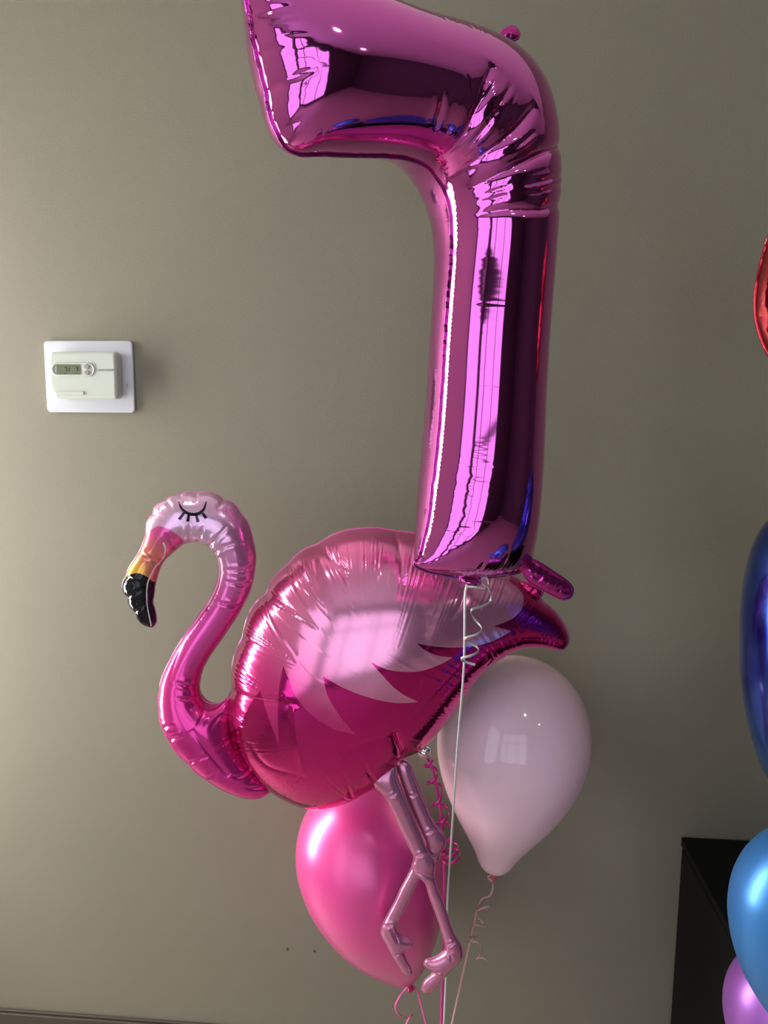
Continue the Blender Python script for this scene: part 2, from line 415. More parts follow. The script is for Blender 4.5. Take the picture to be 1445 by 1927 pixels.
def triangulate(bnd, spacing, cons=()):
    nb = len(bnd)
    lo, hi = bnd.min(0), bnd.max(0)
    ny = int((hi[1]-lo[1])/(spacing*.866))+2; nx = int((hi[0]-lo[0])/spacing)+2
    J, I = np.mgrid[0:ny, 0:nx]
    g = np.stack([lo[0]+(I+.5*(J % 2))*spacing, lo[1]+J*spacing*.866], -1).reshape(-1, 2)
    # offset rings hugging the seam sample the steep rim
    nxt, prv = np.roll(bnd, -1, 0), np.roll(bnd, 1, 0)
    tg = nxt-prv; tg /= np.linalg.norm(tg, axis=1)[:, None]+1e-12
    area = .5*np.sum(bnd[:, 0]*nxt[:, 1]-nxt[:, 0]*bnd[:, 1])
    nin = np.stack([-tg[:, 1], tg[:, 0]], 1)*np.sign(area)
    ringpts = [bnd+nin*spacing*f for f in (.22, .62)]
    pts = [g]
    g = g[inside(bnd, g)]
    def far(P, C, dmin):
        kd = kdtree.KDTree(len(C))
        for i, c in enumerate(C): kd.insert((c[0], c[1], 0), i)
        kd.balance()
        return np.array([kd.find((p[0], p[1], 0))[2] > dmin for p in P], bool) if len(P) else np.zeros(0, bool)
    allc = np.concatenate([bnd]+[c for c in cons]) if len(cons) else bnd
    g = g[far(g, allc, .75*spacing)]
    r2 = []
    for f, R in zip((.22, .62), ringpts):
        R = R[inside(bnd, R)]
        r2.append(R[far(R, bnd, f*.8*spacing)])
    g = g[far(g, np.concatenate(r2), .5*spacing)] if len(r2[0]) else g
    V = [bnd]; E = [(i, (i+1) % nb) for i in range(nb)]; base = nb
    for c in cons:
        V.append(c); E += [(base+i, base+i+1) for i in range(len(c)-1)]; base += len(c)
    V += r2+[g]
    V = np.concatenate(V)
    vo, eo, fo, *_ = delaunay_2d_cdt([Vector(v) for v in V], E, [], 0, 1e-7)
    vo = np.array([(v.x, v.y) for v in vo]); fo = np.array([f for f in fo if len(f) == 3])
    cen = vo[fo].mean(1)
    fo = fo[inside(bnd, cen)]
    a = vo[fo]; ar = (a[:, 1, 0]-a[:, 0, 0])*(a[:, 2, 1]-a[:, 0, 1])-(a[:, 1, 1]-a[:, 0, 1])*(a[:, 2, 0]-a[:, 0, 0])
    fo = fo[np.abs(ar) > 1e-13]; ar = ar[np.abs(ar) > 1e-13]
    fo[ar < 0] = fo[ar < 0][:, ::-1]
    used = np.unique(fo); mp = -np.ones(len(vo), int); mp[used] = np.arange(len(used))
    vo, fo = vo[used], mp[fo]
    E2 = np.sort(np.concatenate([fo[:, [0, 1]], fo[:, [1, 2]], fo[:, [2, 0]]]), 1)
    key = E2[:, 0].astype(np.int64)*len(vo)+E2[:, 1]
    u, c = np.unique(key, return_counts=True); bk = u[c == 1]
    isb = np.zeros(len(vo), bool); isb[bk//len(vo)] = True; isb[bk % len(vo)] = True
    return vo, fo, isb

def poisson(vo, fo, isb, iters=2500, tol=2e-5):
    n = len(vo); A = vo[fo]
    I, J, W = [], [], []
    area = .5*np.abs((A[:, 1, 0]-A[:, 0, 0])*(A[:, 2, 1]-A[:, 0, 1])-(A[:, 1, 1]-A[:, 0, 1])*(A[:, 2, 0]-A[:, 0, 0]))
    b = np.bincount(fo.ravel(), np.repeat(area/3, 3), n)
    for k in range(3):
        p, q, r = A[:, k], A[:, (k+1) % 3], A[:, (k+2) % 3]
        w = .5*np.sum((q-p)*(r-p), 1)/(2*area)
        I.append(fo[:, (k+1) % 3]); J.append(fo[:, (k+2) % 3]); W.append(w)
    I, J, W = map(np.concatenate, (I, J, W))
    diag = np.bincount(I, W, n)+np.bincount(J, W, n)
    free = ~isb
    def mul(x): return (diag*x-np.bincount(I, W*x[J], n)-np.bincount(J, W*x[I], n))*free
    x = np.zeros(n); r = b*free; dinv = 1/np.maximum(diag, 1e-9)
    z = r*dinv; p = z.copy(); rz = r@z; r0 = np.sqrt(rz)
    for _ in range(iters):
        q = mul(p); al = rz/(p@q); x += al*p; r -= al*q
        z = r*dinv*free; rn = r@z
        if np.sqrt(rn) < tol*r0: break
        p = z+(rn/rz)*p; rz = rn
    return np.maximum(x, 0)

def nearest_seam(vo, bnd, dmax):
    """distance to the seam and arc position on it"""
    B2 = np.roll(bnd, -1, 0); seg = np.linalg.norm(B2-bnd, axis=1); S = np.concatenate([[0], np.cumsum(seg)])
    kd = kdtree.KDTree(len(bnd))
    for i, c in enumerate(bnd): kd.insert((c[0], c[1], 0), i)
    kd.balance()
    idx = np.array([kd.find((p[0], p[1], 0))[1] for p in vo])
    best = np.full(len(vo), 1e9); s = np.zeros(len(vo))
    for off in (-1, 0):
        i = (idx+off) % len(bnd)
        a, b = bnd[i], B2[i]; ab = b-a
        t = np.clip(np.sum((vo-a)*ab, 1)/np.maximum(np.sum(ab*ab, 1), 1e-18), 0, 1)
        d = np.linalg.norm(vo-(a+ab*t[:, None]), axis=1)
        m = d < best; best[m] = d[m]; s[m] = (S[i]+t*seg[i])[m]
    return best, s, S[-1]

def line_dist(vo, pl):
    best = np.full(len(vo), 1e9); tt = np.zeros(len(vo)); sg = np.zeros(len(vo))
    seg = np.linalg.norm(np.diff(pl, axis=0), axis=1); S = np.concatenate([[0], np.cumsum(seg)]); L = S[-1]
    for k in range(len(pl)-1):
        a, b = pl[k], pl[k+1]; ab = b-a
        t = np.clip(((vo-a)@ab)/max(ab@ab, 1e-18), 0, 1)
        q = vo-(a+t[:, None]*ab); d = np.linalg.norm(q, axis=1)
        m = d < best; best[m] = d[m]; tt[m] = (S[k]+t[m]*seg[k])/L
        sg[m] = np.sign(ab[0]*q[m, 1]-ab[1]*q[m, 0])
    return best, tt, sg

def vnormals(P, fo):
    a = P[fo]; fn = np.cross(a[:, 1]-a[:, 0], a[:, 2]-a[:, 0])
    N = np.zeros_like(P)
    for k in range(3):
        for c in range(3): N[:, c] += np.bincount(fo[:, k], fn[:, c], len(P))
    return N/(np.linalg.norm(N, axis=1)[:, None]+1e-20)

class Foil:
    """Two foil sheets welded along a traced seam and blown up: the height solves a membrane equation,
    then puckers from the seam, fold lines and ripple fields crease it."""
    def __init__(self, outline, plane, k, spacing, prints=(), lines=(), ripples=(), pucker=(.02, .03, .10, .03), fine=(.012, .006), k_back=None, mask=None):
        self.pl = plane; self.k = k; self.mask = mask
        bnd = resample_closed(plane.uv(outline), spacing*1.0)
        self.bnd = bnd
        # coarse pass gives the height used to lay the photo's print and folds on the bulged surface
        cb = resample_closed(plane.uv(outline), spacing*3.2)
        cv, cf, cis = triangulate(cb, spacing*3.2)
        ch = k*np.sqrt(2*poisson(cv, cf, cis))
        kd = kdtree.KDTree(len(cv))
        for i, c in enumerate(cv): kd.insert((c[0], c[1], 0), i)
        kd.balance()
        def on_surface(px):
            px = np.asarray(px, float); h = np.zeros(len(px))
            for _ in range(14):
                uv = plane.uv(px, h)
                hn = []
                for p in uv:
                    nb = kd.find_n((p[0], p[1], 0), 4); w = [1/(q[2]+spacing*.3) for q in nb]
                    far = nb[0][2] > spacing*4
                    hn.append(0 if far else sum(ch[q[1]]*ww for q, ww in zip(nb, w))/sum(w))
                h = .5*h+.5*np.array(hn)
            return plane.uv(px, h)
        self.on_surface = on_surface
        self.prints = []
        cons = []
        for nm, poly in prints:
            P = on_surface(poly); self.prints.append((nm, P))
            Q = np.concatenate([P, P[:1]])
            # keep constraint points well inside so the weld stays clean
            cons.append(Q)
        cons2 = []
        for Q in cons:
            L = np.concatenate([[0], np.cumsum(np.linalg.norm(np.diff(Q, axis=0), axis=1))])
            n = int(L[-1]/(spacing*1.2)); s = np.linspace(0, L[-1], n)
            # keep corners
            s = np.unique(np.concatenate([s]))
            R = np.stack([np.interp(s, L, Q[:, c]) for c in (0, 1)], 1)
            m = inside(bnd, R)
            # split into runs inside the outline
            i = 0
            while i < len(R):
                if m[i]:
                    j = i
                    while j+1 < len(R) and m[j+1]: j += 1
                    if j > i: cons2.append(R[i:j+1])
                    i = j+1
                else: i += 1
        self.vo, self.fo, self.isb = triangulate(bnd, spacing, cons2)
        self.u = poisson(self.vo, self.fo, self.isb)
        self.h0 = k*np.sqrt(2*self.u)
        self.kb = k if k_back is None else k_back
        self.d, self.s, self.L = nearest_seam(self.vo, bnd, 1)
        self.front = self.wrinkle(self.h0.copy(), lines, ripples, pucker, fine, 1)
        self.back = self.wrinkle(self.h0*(self.kb/k), (), (), pucker, fine, 2)
    def wrinkle(self, h, lines, ripples, pucker, fine, seed):
        r = np.random.default_rng(seed*31+len(h) % 97)
        d, s, L, vo = self.d, self.s, self.L, self.vo
        step, dmin, dep, wid = pucker          # spacing between puckers (m), reach (m), relative depth, width factor
        mod = np.zeros(len(vo))
        if dep > 0:
            n = int(L/step)
            pos = (np.arange(n)+r.uniform(-.3, .3, n))*L/n
            for p in pos:
                reach = dmin*r.uniform(.35, 1.3); w = wid*r.uniform(.6, 1.3); a = dep*r.uniform(.3, 1.2)
                ds = np.abs((s-p+L/2) % L-L/2)
                m = (ds < 6*w) & (d < reach)
                if m.any():
                    tp_ = 1-d[m]/reach
                    mod[m] -= a*tp_*np.exp(-ds[m]/(w*(.35+.9*d[m]/reach)))
        if fine[0] > 0:
            lam, amp, reach = fine
            ph = 2*math.pi*s/lam+2.2*np.sin(2*math.pi*s/(lam*7.3)+seed)+1.3*np.sin(2*math.pi*s/(lam*3.1))
            am = .55+.45*np.sin(2*math.pi*s/(lam*9.7)+2*seed)
            mod += amp*am*np.sin(ph)*np.exp(-d/reach)*smoothstep(0, reach*.25, d)
        if self.mask is not None: mod = mod*self.mask(project(self.pl.world(vo, h)))
        h = h*(1+mod)
        for pts, depth, width, mode in lines:
            pl = self.on_surface(spline(pts, step=6))
            ds, t, sg = line_dist(vo, pl)
            m = (ds < width*7)
            tap = {'both': np.sin(math.pi*np.clip(t, 0, 1))**(.6 if width < .004 else .35), 'start': (1-t)**.7, 'flat': np.ones_like(t)*smoothstep(0, .03, t)*smoothstep(0, .03, 1-t)+.0}[mode]
            cap = np.where((t <= 0) | (t >= 1), np.exp(-(ds/(width*.6))**2), 1)
            prof = np.exp(-ds/width)-(.45*np.exp(-((ds-2.2*width)/(1.5*width))**2) if width < .004 else 0)
            h = np.where(m, h-depth*tap*cap*prof*np.minimum(1, self.d/(.6*width+1e-9)), h)
        for fn in ripples:
            h = h+fn(self)
        return np.where(self.isb, 0, np.maximum(h, 0))
    def px_of(self, h):
        return project(self.pl.world(self.vo, h))
    def panel(self, name, mat, parent, colour=None, split=()):
        """front sheet; faces inside a print polygon become their own parts under it"""
        P = self.pl.world(self.vo, self.front); N = vnormals(P, self.fo)
        cen = self.vo[self.fo].mean(1)
        own = np.zeros(len(self.fo), int)
        for i, (nm, poly) in enumerate(self.prints):
            own[inside(poly, cen)] = i+1
        objs = []
        for i in range(len(self.prints)+1):
            f = self.fo[own == i]
            if not len(f): objs.append(None); continue
            u = np.unique(f); mp = np.zeros(len(self.vo), int); mp[u] = np.arange(len(u))
            nm, mt = (name, mat) if i == 0 else (self.prints[i-1][0], split[i-1])
            c = colour(i, P[u], project(P[u]), self.vo[u]) if colour is not None else None
            objs.append(mesh_obj(nm, P[u], mp[f], mt, parent if i == 0 else objs[0], True, N[u], c))
        return objs
    def back_panel(self, name, mat, parent, colour=None):
        P = self.pl.world(self.vo, -self.back); f = self.fo[:, ::-1].copy(); N = vnormals(P, f)
        c = colour(0, P, project(P), self.vo) if colour is not None else None
        return mesh_obj(name, P, f, mat, parent, True, N, c)
    def seam(self, name, mat, parent, width, wave=.0006):
        b = resample_closed(self.bnd, .004)
        nxt, prv = np.roll(b, -1, 0), np.roll(b, 1, 0); tg = nxt-prv; tg /= np.linalg.norm(tg, axis=1)[:, None]
        area = np.sum(b[:, 0]*nxt[:, 1]-nxt[:, 0]*b[:, 1])
        nout = np.stack([tg[:, 1], -tg[:, 0]], 1)*np.sign(area)
        n = len(b); r = np.random.default_rng(5)
        zw = wave*np.convolve(np.tile(r.normal(0, 1, n), 3), [.25, .5, .25], 'same')[n:2*n]
        inn, out = b-nout*.0012, b+nout*width
        V = np.concatenate([self.pl.world(inn, zw*.3+.0004), self.pl.world(out, zw+.0003), self.pl.world(out, zw-.0003), self.pl.world(inn, zw*.3-.0004)])
        f = np.array([(a*n+i, a*n+(i+1) % n, (a+1) % 4*n+(i+1) % n, (a+1) % 4*n+i) for a in range(4) for i in range(n)])
        if area < 0: f = f[:, ::-1]
        return mesh_obj(name, V, f, mat, parent, True)

# ------------------------------------------------------------------ ribbons
def ribbon(name, P, mat, parent, width=.005, axis=(0, 0, 1), thick=.0003, axes=None):
    """flat curling ribbon along world points P; its width lies along axis"""
    P = np.asarray(P, float); n = len(P)
    T = np.gradient(P, axis=0); T /= np.linalg.norm(T, axis=1)[:, None]+1e-12
    A = np.broadcast_to(np.asarray(axis, float), P.shape) if axes is None else axes
    W = A-np.sum(A*T, 1)[:, None]*T
    W /= np.linalg.norm(W, axis=1)[:, None]+1e-12
    Nn = np.cross(T, W)
    V = np.concatenate([P+W*width/2+Nn*thick, P-W*width/2+Nn*thick, P-W*width/2-Nn*thick, P+W*width/2-Nn*thick])
    f = [(a*n+i, (a+1) % 4*n+i, (a+1) % 4*n+i+1, a*n+i+1) for a in range(4) for i in range(n-1)]
    f += [(0, n, 2*n, 3*n), (4*n-1, 3*n-1, 2*n-1, n-1)]
    return mesh_obj(name, V, f, mat, parent, True)

def smooth_path(P, step=.004):
    return spline(P, step=step)

def helix(p0, p1, turns, r0, r1, phase=0.0, n=40, squash=1.0):
    p0, p1 = np.asarray(p0, float), np.asarray(p1, float)
    ax = (p1-p0)/np.linalg.norm(p1-p0)
    a = np.cross(ax, [0, 1, 0]); a /= np.linalg.norm(a); b = np.cross(ax, a)
    t = np.linspace(0, 1, int(n*turns)+2)
    ang = 2*math.pi*turns*t+phase; r = r0+(r1-r0)*t
    return p0+(p1-p0)*t[:, None]+(a*np.cos(ang)[:, None]+b*np.sin(ang)[:, None]*squash)*r[:, None]

# ------------------------------------------------------------------ number seven balloon
seven_out = spline([(456, -52), (520, -46), (600, -28), (680, -4), (750, 24), (850, 52), (920, 80), (966, 116), (994, 160), (1010, 215), (1017, 280), (1018, 350),
    (1015, 450), (1008, 560), (1001, 650), (996, 740), (992, 850), (988, 950), (986, 1020), (992, 1058), (984, 1072), (964, 1078), (930, 1083), (895, 1086), (860, 1084), (825, 1079), (800, 1073), (780, 1061),
    (791, 1045), (800, 1010), (806, 985), (814, 919), (823, 842), (831, 746), (837, 650), (843, 565), (848, 496), (850, 438), (846, 391), (836, 360), (822, 335), (801, 312), (770, 299),
    (740, 294), (690, 292), (640, 291), (600, 289), (575, 290), (556, 287), (540, 278), (522, 251), (509, 219), (500, 169), (493, 145), (483, 103), (475, 68), (471, 29), (464, 3), (457, -30)],
    closed=True, step=5)
S_PL = Plane(at(930, 560, -.47), yaw=38)
def ripple_poly(poly_px, origin_px, amp, lam, angle=None, fan=False, jit=1.5):
    """fine parallel (or fanning) foil ripples inside a patch given in photo pixels"""
    def fn(F):
        uv = F.vo; P = F.on_surface(np.asarray(poly_px, float)); o = F.on_surface([origin_px])[0]
        ins = inside(P, uv)
        if not ins.any(): return 0
        B = resample_closed(P, .004); kd = kdtree.KDTree(len(B))
        for i, c in enumerate(B): kd.insert((c[0], c[1], 0), i)
        kd.balance()
        m = np.zeros(len(uv)); idx = np.nonzero(ins)[0]
        m[idx] = [min(1, kd.find((uv[i][0], uv[i][1], 0))[2]/.010) for i in idx]
        q = uv-o
        if fan: c = np.arctan2(q[:, 1], q[:, 0]); rr = np.linalg.norm(q, axis=1); ph = 2*math.pi*c/lam
        else:
            a = math.radians(angle); c = q[:, 0]*math.cos(a)+q[:, 1]*math.sin(a); ph = 2*math.pi*c/lam
        w = np.sin(ph+jit*np.sin(ph*.217+1)+.8*np.sin(ph*.43))
        am = .6+.4*np.sin(ph*.137+.5)
        return amp*m*am*(1-np.abs(w)**1.4)
    return fn
seven_lines = [
    ([(826, 300), (868, 263), (903, 198), (928, 121)], .0085, .0060, 'both'),
    ([(845, 337), (915, 288), (978, 238), (1009, 198)], .0095, .0060, 'both'),
    ([(863, 366), (936, 329), (1034, 281)], .0090, .0060, 'both'),
    ([(872, 410), (957, 394), (1050, 395)], .0060, .0045, 'both'),
    ([(847, 312), (895, 262), (942, 200)], .0030, .0030, 'both'),
    ([(861, 308), (915, 265), (953, 225)], .0026, .0026, 'both'),
    ([(874, 310), (925, 268), (969, 222)], .0024, .0026, 'both'),
    ([(895, 215), (915, 185), (935, 150)], .0020, .0026, 'both'),
    ([(930, 215), (950, 180), (962, 158)], .0020, .0026, 'both'),
    ([(960, 288), (985, 268), (1008, 246)], .0024, .0026, 'both'),
    ([(950, 305), (985, 285), (1015, 262)], .0022, .0026, 'both'),
    ([(880, 388), (915, 377), (955, 366)], .0024, .0026, 'both'),
    ([(885, 376), (925, 362), (960, 350)], .0020, .0024, 'both'),
    ([(970, 352), (1000, 345), (1032, 338)], .0022, .0026, 'both'),
    ([(975, 368), (1005, 362), (1038, 357)], .0018, .0024, 'both'),
    ([(818, 246), (830, 200), (836, 167)], .0022, .0030, 'both'),
    ([(880, 140), (884, 175), (881, 195)], .0010, .0014, 'both'),
    ([(853, 568), (930, 572), (1010, 578)], .00022, .0012, 'both'),
    ([(838, 728), (900, 729), (960, 731)], .00025, .0012, 'both'),
    ([(795, 862), (850, 872), (935, 880)], .0008, .0016, 'both'),
    ([(792, 905), (830, 906), (870, 902)], .0018, .0030, 'start'),
    ([(783, 988), (830, 990), (895, 998)], .0034, .0045, 'start'),
    ([(471, 28), (515, 18), (560, 10)], .0065, .0050, 'start'),
    ([(483, 103), (505, 96), (540, 80)], .0040, .0026, 'start'),
    ([(500, 169), (545, 148), (600, 126)], .0080, .0055, 'start'),
    ([(522, 251), (545, 237), (575, 220)], .0060, .0045, 'start'),
    ([(890, 1084), (905, 1070), (912, 1052)], .0035, .0022, 'start'),
    ([(925, 1084), (945, 1065), (955, 1045)], .0035, .0022, 'start'),
    ([(960, 1078), (975, 1066), (984, 1055)], .0025, .0020, 'start'),
]
seven_rip = [
    ripple_poly([(845, 290), (900, 225), (935, 150), (1005, 200), (975, 235), (915, 285), (850, 330)], (815, 345), .0007, .075, fan=True),
    ripple_poly([(865, 350), (930, 300), (1010, 240), (1035, 280), (940, 325), (875, 362)], (815, 345), .0006, .060, fan=True),
    ripple_poly([(870, 385), (935, 345), (1040, 300), (1050, 385), (960, 390), (885, 403)], (800, 380), .0006, .055, fan=True),
    ripple_poly([(815, 300), (830, 190), (870, 190), (840, 290)], (812, 340), .0004, .05, fan=True),
    ripple_poly([(862, 885), (935, 885), (925, 985), (850, 992)], (890, 930), .00055, .0058, angle=90, jit=.4),
    ripple_poly([(840, 1000), (885, 1005), (840, 1055), (815, 1055)], (850, 1030), .0005, .0058, angle=100, jit=.6),
    ripple_poly([(895, 1080), (915, 1030), (985, 1040), (985, 1072)], (940, 1060), .0005, .0052, angle=35, jit=.5),
    ripple_poly([(522, 15), (600, 15), (560, 135), (535, 125)], (540, 70), .0006, .0062, angle=90, jit=.6),
    ripple_poly([(548, 150), (580, 140), (572, 225), (550, 220)], (560, 190), .0008, .0066, angle=80, jit=2.5),
    ripple_poly([(560, 255), (600, 225), (660, 240), (650, 285), (590, 285)], (600, 260), .0005, .0075, angle=20, jit=.8),
]
def seven_mask(p):
    # the straight runs of the leg and the bar are stretched tight; only the ends and the bend pucker
    x, y = p[:, 0], p[:, 1]
    leg = smoothstep(400, 470, y)*smoothstep(900, 800, y)
    bar = smoothstep(600, 660, x)*smoothstep(850, 790, x)*(y < 420)
    outer = smoothstep(900, 950, x)*(y < 900)
    return 1-.93*np.clip(leg+bar+outer, 0, 1)
F7 = Foil(seven_out, S_PL, 1.04, .0023, lines=seven_lines, ripples=seven_rip, pucker=(.019, .030, .055, .0032), fine=(.0075, .010, .016), mask=seven_mask, k_back=1.2)
seven = empty('number_balloon', tuple(at(880, 1085, -.47))); tag(seven, 'large shiny magenta foil balloon shaped like the number seven', 'balloon')
F7.panel('front_panel', M['foil7'], seven)
F7.back_panel('back_panel', M['foil7'], seven)
F7.seam('seam', M['foil7'], seven, .0035, .0009)

def crinkle_tab(name, outline, plane, mat, parent, k=.25, sp=.0022, amp=.0016, seed=1):
    def fn(F):
        r = np.random.default_rng(seed); q = F.vo; z = np.zeros(len(q))
        for _ in range(14):
            a = r.uniform(0, math.pi); f = r.uniform(120, 330); z += np.abs(np.sin(f*(q[:, 0]*math.cos(a)+q[:, 1]*math.sin(a))+r.uniform(0, 6)))*r.uniform(.3, 1)
        z = (z-z.min())/(z.max()-z.min()+1e-9)
        return amp*z*smoothstep(0, .006, F.d)
    T = Foil(outline, plane, k, sp, ripples=(fn,), pucker=(.01, .01, .0, .002), fine=(0, 0, 0))
    o = T.panel(name, mat, parent)[0]
    T.back_panel(name+'_back', mat, o)
    T.seam(name+'_edge', mat, o, .0022, .0003)
    return o
tab_pl = Plane(at(1000, 1075, -.452), yaw=10)
crinkle_tab('tail_tab', spline([(966, 1052), (985, 1047), (1000, 1053), (1012, 1058), (1040, 1076), (1066, 1094), (1077, 1108), (1074, 1122), (1060, 1127), (1040, 1119), (1010, 1103), (992, 1090), (984, 1076), (968, 1070)], closed=True, step=3), tab_pl, M['foil7_tab'], seven, seed=3)
crinkle_tab('top_tab', spline([(944, 62), (952, 55), (962, 51), (972, 55), (976, 62), (974, 72), (960, 76), (946, 72)], closed=True, step=2), Plane(at(960, 62, -.452), yaw=10), M['foil7_tab'], seven, k=.22, amp=.002, seed=5)
crinkle_tab('valve_neck', spline([(866, 1086), (878, 1088), (892, 1090), (906, 1094), (898, 1100), (888, 1106), (878, 1106), (870, 1102)], closed=True, step=2), Plane(at(880, 1092, -.50), yaw=15), M['foil7'], seven, k=.7, amp=.003, seed=8)

# ------------------------------------------------------------------ flamingo balloon
FL_Y = -.30
B_PL = Plane(at(640, 1260, FL_Y), yaw=3)
body_out = spline([(431, 1313), (438, 1296), (437, 1272), (439, 1248), (446, 1222), (457, 1201), (461, 1180), (470, 1153), (484, 1133), (503, 1116), (509, 1098), (522, 1080), (543, 1061), (560, 1043), (577, 1032), (597, 1024.5),
    (620, 1010), (645, 1000), (672, 995.5), (706, 993.5), (742, 999), (780, 1004), (830, 1020), (880, 1040), (930, 1064), (969, 1086), (1000, 1112), (1026, 1137), (1041, 1149), (1054, 1165), (1063, 1181), (1069, 1196), (1068.5, 1210), (1060, 1221.5), (1048, 1222.5),
    (1032, 1219), (1010, 1217), (982, 1218), (962, 1225), (941, 1236), (920, 1250), (900, 1270), (874, 1308), (846, 1347), (818, 1380), (800, 1402), (786, 1411), (768, 1411), (758, 1430), (750, 1452), (720, 1469), (684, 1487), (661, 1501), (628, 1512), (596, 1517.5), (577, 1514), (548, 1503), (524, 1491),
    (503, 1477), (486, 1460), (470, 1443), (449, 1418), (437, 1388), (431, 1360), (429, 1335)], closed=True, step=4, sharp=(5, 9, 12, 15))
WING = [(957, 1092), (975, 1107), (985, 1123), (984, 1141), (973, 1157), (957, 1168), (930, 1178.5), (962, 1188), (943, 1199), (918, 1210), (884, 1217), (850, 1218.5), (816, 1216.5), (784, 1211), (804, 1226), (827, 1234.5), (852, 1237.5), (827, 1251), (793, 1262.5),
    (770, 1264.5), (728, 1260), (697.6, 1246), (723, 1275), (751, 1302), (787, 1321.5), (745, 1323), (695, 1313), (644, 1293.5), (608, 1273), (616, 1308), (639, 1347), (669.6, 1383), (627.5, 1372), (588, 1347), (555, 1308), (543.5, 1280), (533, 1252.6),
    (525, 1296), (522.5, 1352), (525, 1403), (510, 1363.6), (496, 1324), (490, 1299), (474, 1320), (461, 1344), (453, 1366)]
WSHARP = [0, 6, 7, 13, 16, 21, 24, 28, 31, 36, 39, 42, 45]
wing_poly = np.concatenate([spline(WING, step=4, sharp=WSHARP), np.array([(400, 1400), (400, 1250), (430, 1120), (500, 1000), (600, 950), (760, 940), (930, 1000), (990, 1060)], float)])
wing_poly = np.asarray(wing_poly)

def lerp3(a, b, t): return a[None, :]*(1-t[:, None])+b[None, :]*t[:, None]
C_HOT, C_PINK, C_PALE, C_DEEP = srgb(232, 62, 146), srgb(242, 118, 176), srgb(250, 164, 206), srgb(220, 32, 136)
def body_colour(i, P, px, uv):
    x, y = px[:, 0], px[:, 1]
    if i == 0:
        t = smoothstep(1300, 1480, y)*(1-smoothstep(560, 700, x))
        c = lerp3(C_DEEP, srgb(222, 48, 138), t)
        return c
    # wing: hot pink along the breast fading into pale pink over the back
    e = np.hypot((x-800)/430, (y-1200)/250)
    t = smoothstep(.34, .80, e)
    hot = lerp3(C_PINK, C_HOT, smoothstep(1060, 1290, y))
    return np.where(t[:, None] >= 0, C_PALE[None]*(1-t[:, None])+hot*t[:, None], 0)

body_lines = [
    ([(457, 1201), (500, 1215), (560, 1232)], .0060, .0050, 'start'),
    ([(503, 1116), (545, 1145), (600, 1185)], .0085, .0055, 'start'),
    ([(543, 1061), (570, 1085), (600, 1110)], .0050, .0050, 'start'),
    ([(597, 1024), (625, 1055), (662, 1110)], .0075, .0055, 'start'),
    ([(742, 1000), (752, 1040), (757, 1090)], .0065, .0050, 'start'),
    ([(436, 1300), (480, 1318), (560, 1324)], .0080, .0050, 'start'),
    ([(470, 1400), (500, 1440), (575, 1460)], .0030, .0040, 'start'),
    ([(738, 1383), (752, 1412), (756, 1436)], .0120, .0050, 'start'),
    ([(738, 1384), (690, 1398), (640, 1420)], .0022, .0090, 'both'),
    ([(740, 1384), (790, 1340), (850, 1280), (905, 1215)], .0034, .0120, 'both'),
    ([(572, 1460), (560, 1400), (552, 1330)], -.0030, .0070, 'both'),
    ([(610, 1445), (600, 1390), (620, 1340)], .0020, .0090, 'both'),
    ([(850, 1165), (870, 1130), (872, 1095)], .0016, .0060, 'both'),
    ([(705, 1470), (690, 1450), (684, 1430)], .0030, .0024, 'start'),
    ([(661, 1500), (655, 1480), (655, 1465)], .0040, .0024, 'start'),
    ([(915, 1252), (925, 1240), (920, 1222)], .0026, .0022, 'start'),
    ([(848, 1345), (838, 1330), (825, 1320)], .0022, .0022, 'start'),
]
body_rip = [
    ripple_poly([(660, 1010), (740, 1010), (740, 1080), (680, 1090)], (700, 1040), 0.0020, .009, angle=0, jit=.8),
    ripple_poly([(765, 1012), (860, 1040), (860, 1100), (770, 1085)], (800, 1050), 0.0022, .009, angle=10, jit=.8),
    ripple_poly([(800, 1395), (860, 1300), (930, 1225), (980, 1205), (975, 1222), (930, 1250), (870, 1320), (815, 1390)], (870, 1310), 0.0022, .0085, angle=45, jit=.9),
    ripple_poly([(500, 1455), (570, 1440), (585, 1480), (540, 1500)], (540, 1470), 0.0020, .0085, angle=-40, jit=.8),
]
def body_mask(p):
    # the breast and back pucker most, the belly is smoother
    x, y = p[:, 0], p[:, 1]
    return np.clip(.35+.65*smoothstep(640, 520, x)*smoothstep(1420, 1330, y)+.45*smoothstep(1130, 1080, y), 0, 1)
FB = Foil(body_out, B_PL, .80, .0023, prints=(('wing', wing_poly),), lines=body_lines, ripples=body_rip, pucker=(.021, .045, .060, .0034), fine=(.0078, .042, .048), mask=body_mask)
flam = empty('flamingo_balloon', tuple(at(760, 1430, FL_Y))); tag(flam, 'pink foil flamingo balloon with closed eye and long dangling legs', 'balloon')
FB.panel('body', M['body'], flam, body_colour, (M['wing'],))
FB.back_panel('body_back', M['body'], flam, lambda i, P, px, uv: np.tile(C_DEEP, (len(P), 1)))
FB.seam('body_seam', M['seam_pink'], flam, .0020, .0007)

